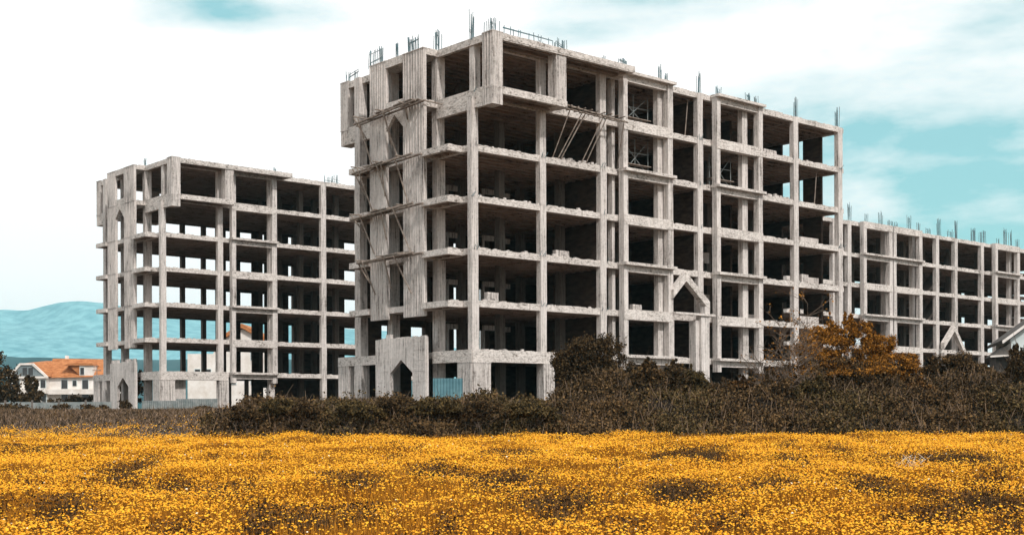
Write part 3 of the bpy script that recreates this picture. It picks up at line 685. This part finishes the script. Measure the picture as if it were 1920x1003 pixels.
for (px, w, h, l) in ((266, 3.2, .9, 'grey sheet panel leaning low beside the left gateway'), (330, 3.4, 1.05, 'grey sheet panel under the block wall of the left building')):
    thing_box('sheet_panel', 'greysheet', (wx(px, 105), 105, ground(wx(px, 105), 105)+.0), random.uniform(-.1, .2), l, 'metal sheet', lambda b: corr(b, w, h), 'grey sheets at the foot of the left building')
r = empty('concrete_fence', (wx(-40, 101), 101, ground(wx(20, 101), 101)), 0.06); tag(r, 'low grey concrete panel fence running in from the left edge below the trees', 'fence')
for k in range(5):
    MB().box(k*2.1, k*2.1+1.98, 0, .08, -.2, .78+random.uniform(-.05, .05)).build('panel', M['greysheet'], r); MB().box(k*2.1-.1, k*2.1+.04, -.04, .12, -.2, .95).build('post', M['inner'], r)
def crumple(name, px, py, Y, size, label, cat='litter'):
    n = 60; p = rng.normal(size=(n, 3))*np.array([size, size*.5, size*.6])*.4
    V = np.repeat(p, 3, 0)+rng.normal(size=(n*3, 3))*size*.22
    o = fast(name, V, np.arange(n*3).reshape(n, 3), M['plastic']); o.location = (wx(px, Y), Y, (HOR-py)/F*Y+EYE); tag(o, label, cat)
crumple('plastic_bag', 926, 770, 53.6, .17, 'white plastic bag caught on the front of the dark bushes')
crumple('plastic_sheet', 156, 779, 82, .55, 'crumpled white plastic sheet lying in the dry grass at left')

# ------------------------------------------------------------------ trees and shrubs
def woody(root, base, tips, r0=.09, name='trunk', m='bark'):
    b = MB(); base = Vector(base)
    for tp in tips:
        tp = Vector(tp); p = base+Vector((random.uniform(-.1, .1), random.uniform(-.1, .1), 0)); n = 6; w = r0*random.uniform(.7, 1.2)
        for k in range(n):
            q = base.lerp(tp, (k+1)/n)+Vector((random.uniform(-.12, .12), random.uniform(-.1, .1), random.uniform(-.05, .08))); b.bar(p, q, w, n=6, taper=.8)
            if k > 1:
                for _ in range(3):
                    e = q+Vector((random.uniform(-.8, .8), random.uniform(-.5, .5), random.uniform(.1, .7))); b.bar(q, e, w*.4, n=4, taper=.4)
            p = q; w *= .8
    return b.build(name, M[m], root)
def shrub(name, px, Y, w, ells_px, n, size, m, label, cat, group=None, stems=5, cs=.28, nclump=40, trunk='trunk', crown='crown', up=.35, base=None):
    """ells_px: (px, py, rx, ry, weight) blobs of the crown as they appear at distance Y, each given real depth"""
    x = wx(px, Y); z = float(ground(x, Y)); s = Y/F
    r = empty(name, (x, Y, z)); tag(r, label, cat, group)
    E = [((a-px)*s, random.uniform(-.25, .25)*rx*s, (HOR-b_)*s+EYE-z, rx*s, rx*s*.75, ry*s, wt) for (a, b_, rx, ry, wt) in ells_px]
    P = clumps(E, n, nclump, cs)
    leaves(P, size, M[m], crown, r, up)
    tips = [(e[0]+random.uniform(-.3, .3)*e[3], e[1]+random.uniform(-.3, .3)*e[4], e[2]+e[5]*random.uniform(.2, .8)) for e in random.choices(E, k=stems)]
    woody(r, (0, 0, -.1), tips, w, trunk)
    return r, E
shrub('dark_shrub', 1100, 64, .09, [(1098, 668, 42, 34, 3), (1062, 690, 26, 30, 2), (1140, 672, 34, 36, 2.4), (1110, 712, 62, 34, 4), (1045, 700, 12, 22, .5), (1170, 700, 26, 26, 1)], 34000, .12, 'leaf_dark', 'tall dark leafy shrub against the second column of the middle building', 'shrub', nclump=150)
shrub('orange_tree', 1600, 63, .14, [(1578, 628, 34, 24, 1.6), (1548, 655, 50, 34, 2.6), (1520, 660, 30, 36, 1.1), (1612, 668, 62, 30, 2.6), (1672, 688, 48, 26, 1.8), (1530, 632, 22, 18, .6), (1700, 676, 18, 14, .35), (1560, 600, 6, 14, .12), (1640, 640, 10, 16, .25), (1595, 702, 95, 26, 3), (1598, 606, 14, 18, .4), (1690, 698, 34, 24, 1.3), (1590, 604, 10, 20, .35), (1650, 655, 34, 24, 1.4), (1615, 625, 24, 22, 1)], 70000, .095, 'leaf_orange', 'rust orange tree in front of the gap between two buildings', 'tree', nclump=330, cs=.21)
shrub('pine_shrub', 1790, 66, .1, [(1772, 698, 32, 30, 2), (1810, 698, 42, 30, 2.4), (1842, 708, 28, 24, 1.4), (1750, 704, 26, 24, 1), (1790, 678, 26, 14, .6), (1868, 715, 14, 22, .5)], 34000, .11, 'leaf_brown', 'bushy brown pine shrub below the right hand pointed porch', 'shrub', nclump=90, cs=.22, up=1.5)
shrub('dark_pine', 1908, 60, .12, [(1902, 690, 14, 30, 1), (1918, 700, 22, 38, 1.6), (1895, 722, 14, 20, .8), (1905, 662, 6, 12, .25)], 13000, .12, 'leaf_dark', 'dark young pine in front of the pale house at right', 'tree', nclump=46, cs=.25, up=1.5)
ot = bpy.data.objects['orange_tree']; s_ = 63/F
E_ = [((a-1600)*s_, -.1, (HOR-b_)*s_+EYE-ot.location.z, rx*s_, rx*s_*.7, ry*s_, w) for a, b_, rx, ry, w in ((1560, 690, 60, 22, 2), (1620, 705, 80, 22, 3), (1680, 712, 40, 18, 1.5), (1515, 690, 26, 24, 1), (1650, 690, 30, 20, .5))]
leaves(clumps(E_, 15000, 90, .24), .11, M['leaf_brown'], 'brown_foliage', ot)
# thin almost leafless saplings
def sapling(px, Y, top, lean, label, nl=260, cat='tree'):
    x = wx(px, Y); z = float(ground(x, Y)); r = empty('bare_sapling', (x, Y, z)); tag(r, label, cat, 'bare saplings before the middle building')
    h = (HOR-top)/F*Y+EYE-z; b = MB(); pts = []
    for st in range(3):
        p = Vector((random.uniform(-.15, .15), 0, 0)); w = .07; n = 9; dx = lean*(1 if st == 0 else random.uniform(-1.5, 1.5)); hh = h*(1 if st == 0 else random.uniform(.6, .85))
        for k in range(n):
            q = Vector((dx*(k+1)/n+random.uniform(-.08, .08), random.uniform(-.1, .1), hh*(k+1)/n)); b.bar(p, q, w, n=5, taper=.85); w *= .85; p = q
            if k > 1:
                for _ in range(3):
                    e = q+Vector((random.uniform(-.9, .9), random.uniform(-.4, .4), random.uniform(.05, .8))); b.bar(q, e, .025, n=4, taper=.5); pts.append(e)
                    for _ in range(3):
                        g = e+Vector((random.uniform(-.4, .4), random.uniform(-.2, .2), random.uniform(-.1, .4))); b.bar(e.lerp(q, random.random()*.5), g, .014, n=3); pts.append(g)
    b.build('branches', M['bark'], r)
    pp = np.array([tuple(p) for p in pts]); pp = pp[rng.integers(0, len(pp), nl)]+rng.normal(size=(nl, 3))*.1
    leaves(pp, .11, M['leaf_orange'], 'foliage', r)
sapling(1506, 60, 572, .3, 'tallest thin bare sapling, rising just left of the orange tree', 420)
sapling(1478, 59, 612, -.4, 'shorter thin bare sapling before the low concrete parapet', 240)
sapling(1440, 61, 650, .4, 'smallest bare sapling at the foot of the second bay', 160)
# scrubby bushes standing out of the thicket
ords = 'first second third fourth fifth sixth seventh eighth ninth tenth eleventh twelfth thirteenth fourteenth'.split()
rows = [(1215, 676, 24, 24, 59.5), (1258, 684, 26, 20, 60), (1300, 690, 20, 22, 61), (1352, 716, 26, 18, 58.5), (1392, 700, 22, 16, 61.5), (1452, 706, 32, 22, 59), (1478, 690, 16, 30, 61), (1532, 716, 36, 26, 58), (1640, 722, 40, 22, 57.5), (1718, 712, 30, 20, 59), (1762, 728, 34, 22, 57.5), (1845, 722, 34, 20, 58.5), (1888, 740, 30, 18, 57)]
for i, (px, py, rx, ry, Y) in enumerate(rows):
    mt = ('leaf_brown', 'leaf_dark', 'leaf_olive', 'leaf_brown', 'weed')[i % 5]; ry *= random.uniform(.75, 1.35); k_ = random.uniform(.8, 1.25)
    py += 17
    shrub('scrub_bush', px, Y, .045, [(px, py+8, rx*k_, ry, 2), (px+rx*.7, py+20, rx*.8, ry*.8, 1.2), (px-rx*.6, py+18, rx*.7, ry*.9, 1), (px+random.uniform(-8, 8), py-ry*.7, rx*.3, ry*.6, .35)], 9000, random.uniform(.10, .15), mt,
          'ragged %s scrub bush, %s from the left, growing right of the dark shrub' % ({'leaf_brown': 'brown', 'leaf_dark': 'dark', 'weed': 'rusty', 'leaf_olive': 'olive'}[mt], ords[i]), 'bush', 'scrub bushes rising out of the thicket', stems=6, nclump=70, cs=.20, up=.9)
rows = [(455, 770, 22, 12, 53.5), (520, 762, 34, 14, 54), (575, 768, 26, 13, 53), (668, 766, 34, 14, 54), (742, 760, 36, 15, 54.5), (826, 758, 38, 15, 54), (905, 764, 30, 14, 53), (985, 768, 40, 14, 53.5)]
for i, (px, py, rx, ry, Y) in enumerate(rows):
    shrub('bramble_mound', px, Y, .03, [(px, py, rx, ry, 2), (px+rx*.8, py+9, rx*.8, ry*.8, 1), (px-rx*.7, py+8, rx*.8, ry*.7, 1)], 7000, .11, 'leaf_olive' if i % 2 else 'leaf_dark',
          '%s rounded bramble mound, %s from the left along the front of the gateways' % ('olive' if i % 2 else 'dark', ords[i]), 'bush', 'bramble mounds along the gateways', stems=4, nclump=46, cs=.24, up=.9)
# trees at the left edge
shrub('dark_tree', 12, 150, .3, [(0, 716, 30, 40, 2), (-30, 700, 40, 50, 2), (18, 735, 20, 26, 1)], 9000, .36, 'leaf_dark', 'dark broad tree cut by the left edge of the picture', 'tree', stems=3)
shrub('conifer', 61, 150, .25, [(61, 738, 19, 20, 2), (60, 718, 11, 16, 1), (60, 708, 6, 8, .3)], 5000, .32, 'leaf_dark', 'dark pointed conifer in front of the white house', 'tree', stems=2, up=1.2)
shrub('dark_tree', 120, 140, .2, [(112, 752, 22, 10, 1), (140, 748, 16, 9, 1), (180, 752, 22, 11, 1)], 3500, .3, 'leaf_dark', 'low dark hedge tree along the foot of the white house', 'tree', stems=3)
shrub('brown_tree', 258, 133, .2, [(262, 722, 17, 26, 1.5), (234, 716, 13, 22, .8), (246, 745, 24, 18, 1)], 5000, .26, 'leaf_brown', 'brown tree seen through the pointed gateway of the left building', 'tree', stems=3)
k_ = 0
for (px, py, rx, ry, Y, mt, l) in ((18, 768, 34, 15, 98, 'leaf_dark', 'dark round bush at the far left below the house'), (60, 772, 30, 10, 96, 'leaf_dark', 'flat dark bush below the conifer'), (112, 768, 24, 13, 100, 'leaf_dark', 'dark bush below the middle of the white house'),
                                (180, 766, 26, 12, 98, 'leaf_brown', 'brown bush left of the left gateway'), (236, 764, 12, 14, 104, 'leaf_dark', 'small dark bush standing in the left pointed gateway'), (385, 768, 18, 9, 92, 'leaf_brown', 'brown bush right of the grey sheets'),
                                (300, 778, 20, 6, 84, 'leaf_tan', 'low tan bush below the block wall')):
    shrub('bush', px, Y, .05, [(px, py, rx, ry, 1), (px+rx*.5, py+3, rx*.6, ry*.8, .5)], 2600, .2, mt, l, 'bush', 'bushes on the left waste ground', stems=3, nclump=22)

# ------------------------------------------------------------------ bramble thicket in front of the buildings
def profile(tab, px): return np.interp(px, [t[0] for t in tab], [t[1] for t in tab])
def thicket(name, label, Yf, Yb, tab, base_tab, n, size, mats, p0, p1, cat='thicket'):
    """a mound of brambles: rough core with leaves, runners and dry stems all over it"""
    nx, ny = 220, 16; px = np.linspace(p0, p1, nx); H = []
    ph = rng.uniform(0, 6, 6)
    def surf(pxx, t, hi=1.0):
        Y = Yf+(Yb-Yf)*t; x = wx(pxx, Y); g = ground(x, Y)
        Ym = Yf+(Yb-Yf)*.6
        top = (HOR-profile(tab, pxx))/F*Ym+EYE - ground(wx(pxx, Ym), Ym)
        pr = np.clip(np.sin(np.clip(t/.62, 0, 1)*pi/2), 0, 1)**.75
        pr = np.where(t > .62, np.clip(1-((t-.62)/.38)**3, 0, 1), pr)
        lump = .66+.34*(np.sin(x*1.1+ph[0]+Y*.6+np.sin(x*.37))*np.cos(Y*1.3+ph[1]+x*.4))+.15*np.sin(x*2.3+ph[2]+Y)*np.sin(Y*2.9+x*.7+ph[3])+.07*np.sin(x*5.1+Y*2)*np.sin(Y*4.7+ph[4])
        return x, Y, g + np.maximum(top, .05)*pr*lump*hi
    T_, PX = np.meshgrid(np.linspace(0, 1, ny), px, indexing='ij'); X, Y, Z = surf(PX, T_, .9)
    V = np.stack([X, Y, Z-.06], -1).reshape(-1, 3); i, j = np.meshgrid(np.arange(ny-1), np.arange(nx-1), indexing='ij'); a = (i*nx+j).ravel()
    t_ = rng.uniform(0, .85, n)**.9; pp = rng.uniform(p0, p1, n); x, y, z = surf(pp, t_)
    # leaf sprays: several leaves share a spray so that the surface breaks into tufts
    ns_ = n//7; q_ = np.sin(x*1.9+ph[0]+2*np.sin(y*.9))*np.sin(y*2.3+ph[1]+1.5*np.sin(x*.8))+.8*rng.normal(size=n)*.7
    o_ = np.argsort(-(q_ > -.25).astype(float)+rng.uniform(0, .01, n)); t_ = t_[o_]; pp = pp[o_]
    idx = rng.integers(0, ns_, n); t_ = t_[:ns_][idx]; pp = pp[:ns_][idx]; x, y, z = surf(pp, t_)
    z = z - .08 + rng.exponential(.09, ns_)[idx] + rng.normal(size=n)*.10; x = x+rng.normal(size=n)*.14; y = y+rng.normal(size=n)*.14-.05
    P = np.stack([x, y, z], -1)
    a_ = rng.normal(size=(n, 3)); a_ /= np.linalg.norm(a_, axis=1)[:, None]
    b_ = rng.normal(size=(n, 3)); b_[:, 2] += .4; b_ -= (a_*b_).sum(1)[:, None]*a_; b_ /= np.linalg.norm(b_, axis=1)[:, None]
    s = size*rng.uniform(.5, 1.5, n)[:, None]
    LV_ = np.stack([P-a_*s*.5, P+b_*s*.3, P+a_*s*.5, P-b_*s*.3], 1).reshape(-1, 3)
    # dry stems
    m = n//170; t2 = rng.uniform(0, .7, m); p2 = rng.uniform(p0, p1, m); x, y, z = surf(p2, t2)
    h = rng.uniform(.15, .75, m); dx = rng.normal(size=m)*.3; w = .012
    Sa = np.stack([x-w, y, z-.2], -1); Sb = np.stack([x+w, y, z-.2], -1); Sc = np.stack([x+dx+w*.4, y+rng.normal(size=m)*.1, z+h], -1); Sd = Sc-np.array([w*.8, 0, 0])
    SV = np.stack([Sa, Sb, Sc, Sd], 1).reshape(-1, 3)
    allV = np.concatenate([V, LV_, SV]); k0 = len(V); f2 = k0+np.arange(4*n).reshape(n, 4); k1 = k0+4*n; f3 = k1+np.arange(4*m).reshape(m, 4)
    f1 = np.stack([a, a+1, a+nx+1, a+nx], 1)
    cm = (np.sin(pp*.02+ph[4])+rng.normal(size=n)*.6 > .5)
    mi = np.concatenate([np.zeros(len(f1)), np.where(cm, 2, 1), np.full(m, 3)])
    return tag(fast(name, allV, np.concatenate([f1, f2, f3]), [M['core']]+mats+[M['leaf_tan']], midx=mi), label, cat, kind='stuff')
thicket('bramble_thicket', 'dark brown bramble thicket along the front of the buildings', 52.5, 59.5,
        [(385, 782), (430, 766), (500, 752), (560, 749), (610, 755), (645, 763), (700, 748), (760, 744), (810, 742), (860, 740), (930, 750), (990, 752), (1060, 750), (1130, 752), (1200, 748), (1300, 740), (1400, 742), (1500, 738), (1640, 742), (1800, 735), (1960, 738)],
        None, 210000, .115, [M['leaf_brown'], M['leaf_olive']], 385, 1990)
thicket('shrub_thicket', 'taller dark shrub growth behind the brambles at right', 60.0, 64.5,
        [(1035, 745), (1060, 705), (1150, 700), (1200, 700), (1260, 700), (1310, 716), (1345, 726), (1400, 722), (1440, 708), (1500, 700), (1560, 696), (1640, 700), (1720, 706), (1800, 702), (1900, 712), (2000, 712)],
        None, 130000, .12, [M['leaf_dark'], M['leaf_brown']], 1035, 2010)

# ------------------------------------------------------------------ flower meadow
CL = []    # bare dark weedy patches: (px, py, radius across, radius deep)
for (px, py, ra, rb) in ((400, 906, .95, 1.3), (330, 903, .6, .9), (240, 868, .8, 1.6), (225, 880, .5, 1), (950, 848, .95, 1.8), (945, 890, 1.0, 1.5), (1640, 905, .65, 1.3), (1770, 858, 1.9, 2.2), (1850, 928, 1.0, 1.4), (1285, 914, .9, 1.3), (545, 965, .6, .7), (1040, 932, 1.0, .9), (830, 880, .8, 1.3), (110, 940, .7, .7), (650, 897, .7, 1), (1480, 862, .6, 1.2), (60, 880, .8, 1.0), (1740, 960, .7, .6), (1370, 965, .5, .5), (110, 835, 1.4, 2), (1300, 850, 1.2, 2.2), (1440, 905, .8, 1.0)):
    Y = depth_at(py); CL.append((wx(px, Y), Y, ra*1.0, rb*1.0))
for _ in range(46):
    Y = 13.5+36*random.random()**1.3; CL.append((random.uniform(-1, 1)*Y*.42, Y, random.uniform(.2, .5), random.uniform(.25, .7)))
def patch(x, y):
    m = np.zeros_like(x)
    for cx, cy, ra, rb in CL: m = np.maximum(m, 1-sstep(.35, 1.25, np.sqrt(((x-cx)/ra)**2+((y-cy)/rb)**2)+.18*np.sin(x*5+cy)+.15*np.sin(y*3+cx)))
    return m
def meadow_points(n, y0=11.5, y1=53.5, pw=1.0):
    y = y0+(y1-y0)*rng.uniform(0, 1, n)**pw
    x = rng.uniform(-1, 1, n)*(y*.425+1.5)
    return x, y
def patchy(x, y):
    return .5+.5*np.sin(x*.9+2*np.sin(y*.35)+1.3)*np.sin(y*.55+1.6*np.sin(x*.45))
def edge_fade(x, y):      # flowers thin out towards the thicket and the waste ground on the left
    e = 52.0+1.2*np.sin(x*.5)+.8*np.sin(x*1.3+1); w = 1-sstep(-17, -7, x); e = e+9*w
    return (1-sstep(e-2.5, e, y))*(1-.62*w*sstep(44, 52, y))
n = 640000
x, y = meadow_points(n, 11.5, 63.5); dens = .68*(.14+.86*sstep(.1, .75, patchy(x, y)+.25*rng.normal(size=n)))*(1-.86*patch(x, y))*(.03+.97*edge_fade(x, y))
w_ = (y*.425+1.5)/(63.5*.425+1.5)           # uniform areal density needs a share proportional to the width
keep = rng.uniform(0, 1, n) < dens*(.32+.68*w_); x = x[keep]; y = y[keep]; n = len(x)
zt = ground(x, y)+.27+.05*rng.normal(size=n)+.06*patchy(x*1.7, y*1.3)
R_ = rng.uniform(.010, .0225, n)*(1+.40*sstep(20, 45, y)); hgt = R_*rng.uniform(.5, .9, n); th = rng.uniform(0, 6.28, n)
tx = rng.normal(size=n)*.35; ty = rng.normal(size=n)*.35
ring = []
for k in range(5):
    a = th+k*2*pi/5; ring.append(np.stack([x+np.cos(a)*R_, y+np.sin(a)*R_, zt+R_*(np.cos(a)*tx+np.sin(a)*ty)], -1))
V = np.stack(ring+[np.stack([x-tx*R_, y-ty*R_, zt+hgt], -1)], 1).reshape(-1, 3); k = np.arange(n)[:, None]*6
Fc = np.concatenate([k+np.array([[i, (i+1) % 5, 5]]) for i in range(5)])
print('flowers', n)
pale = (rng.uniform(0, 1, n) < .004); mi = np.tile(np.where(pale, 1, 0), 5)
tag(fast('yellow_flowers', V, Fc, [M['flower'], M['pale']], midx=mi), 'yellow flowers covering the whole foreground meadow', 'flowers', kind='stuff')
# stalks and grass between the flowers
n = 420000; x, y = meadow_points(n); w_ = (y*.425+1.5)/(53.5*.425+1.5); keep = rng.uniform(0, 1, n) < (.4+.6*w_); x = x[keep]; y = y[keep]; n = len(x)
p = patch(x, y); h = (.20+.12*rng.uniform(0, 1, n))*(1+.25*p); g = ground(x, y); a = rng.uniform(0, pi, n); wd = .007+.006*rng.uniform(0, 1, n)*(1+y/30)
dx = np.cos(a)*wd; dy = np.sin(a)*wd; lx = rng.normal(size=n)*.06; ly = rng.normal(size=n)*.06
V = np.stack([np.stack([x-dx, y-dy, g], -1), np.stack([x+dx, y+dy, g], -1), np.stack([x+lx, y+ly, g+h], -1)], 1).reshape(-1, 3)
dark = p+rng.normal(size=n)*.2 > .5
tag(fast('meadow_grass', V, np.arange(3*n).reshape(n, 3), [M['stalk'], M['leaf_brown']], midx=np.where(dark, 1, 0)), 'rusty stalks and grass under the flowers', 'grass', kind='stuff')
# low weedy growth in the bare patches
Q = []
for cx, cy, ra, rb in CL:
    m = int(1500*ra*rb**.5); q = rng.normal(size=(m, 2))*.5; xx = cx+q[:, 0]*ra; yy = cy+q[:, 1]*rb
    Q.append(np.stack([xx, yy, ground(xx, yy)+rng.uniform(.05, .44, m)], -1))
tag(leaves(np.concatenate(Q), .05, M['weed'], 'weed_growth', None, 1.2), 'dark low weeds in the bare patches of the meadow', 'weeds', kind='stuff')
# dry grass on the rising waste ground
n = 150000; x = rng.uniform(-46, -6, n); y = rng.uniform(47, 112, n); keep = (np.abs(x) < y*.43+1); x = x[keep]; y = y[keep]; n = len(x)
g = ground(x, y); h = rng.uniform(.08, .32, n)*(.5+.5*patchy(x, y))*(1+1.2*(rng.uniform(0,1,n)>.985)); a = rng.uniform(0, pi, n); wd = .02+.02*rng.uniform(0, 1, n)
V = np.stack([np.stack([x-np.cos(a)*wd, y-np.sin(a)*wd, g], -1), np.stack([x+np.cos(a)*wd, y+np.sin(a)*wd, g], -1), np.stack([x+rng.normal(size=n)*.15, y+rng.normal(size=n)*.15, g+h], -1)], 1).reshape(-1, 3)
tag(fast('dry_grass', V, np.arange(3*n).reshape(n, 3), [M['leaf_tan'], M['leaf_brown']], midx=rng.integers(0, 2, n)), 'dry brown grass on the waste ground before the left building', 'grass', kind='stuff')
# bleached dead twigs beside the large bare patch
Y = depth_at(868); b = MB()
for k in range(9):
    e = Vector((random.uniform(-.5, .6), random.uniform(-.2, .2), random.uniform(.2, .45))); b.bar((random.uniform(-.05, .05), 0, 0), e, .018, n=5, taper=.5)
    for _ in range(2): q = e*random.uniform(.4, .8); b.bar(q, q+Vector((random.uniform(-.25, .25), 0, random.uniform(.05, .3))), .016, n=4, taper=.5)
o = b.build('dead_twigs', M['twig']); X = wx(1700, Y); o.location = (X, Y, float(ground(X, Y))+.1); tag(o, 'bleached dead twigs sticking up beside the widest dark patch of the meadow', 'twigs')

# ------------------------------------------------------------------ the air between the meadow and the mountains
me = bpy.data.meshes.new('haze'); b = MB().box(-9200, 9200, -3200, 7200, -8, 560, 0); me.from_pydata(b.v, [], b.f); me.update()
hm = bpy.data.materials.new('haze_air'); hm.use_nodes = True; t = hm.node_tree; t.nodes.clear()
vo = t.nodes.new('ShaderNodeOutputMaterial'); vp = t.nodes.new('ShaderNodeVolumePrincipled')
vp.inputs['Color'].default_value = (.50, .92, 1, 1); vp.inputs['Density'].default_value = 9e-5; vp.inputs['Anisotropy'].default_value = 0
t.links.new(vp.outputs[0], vo.inputs['Volume']); me.materials.append(hm)
tag(link(bpy.data.objects.new('haze', me)), kind='stuff')
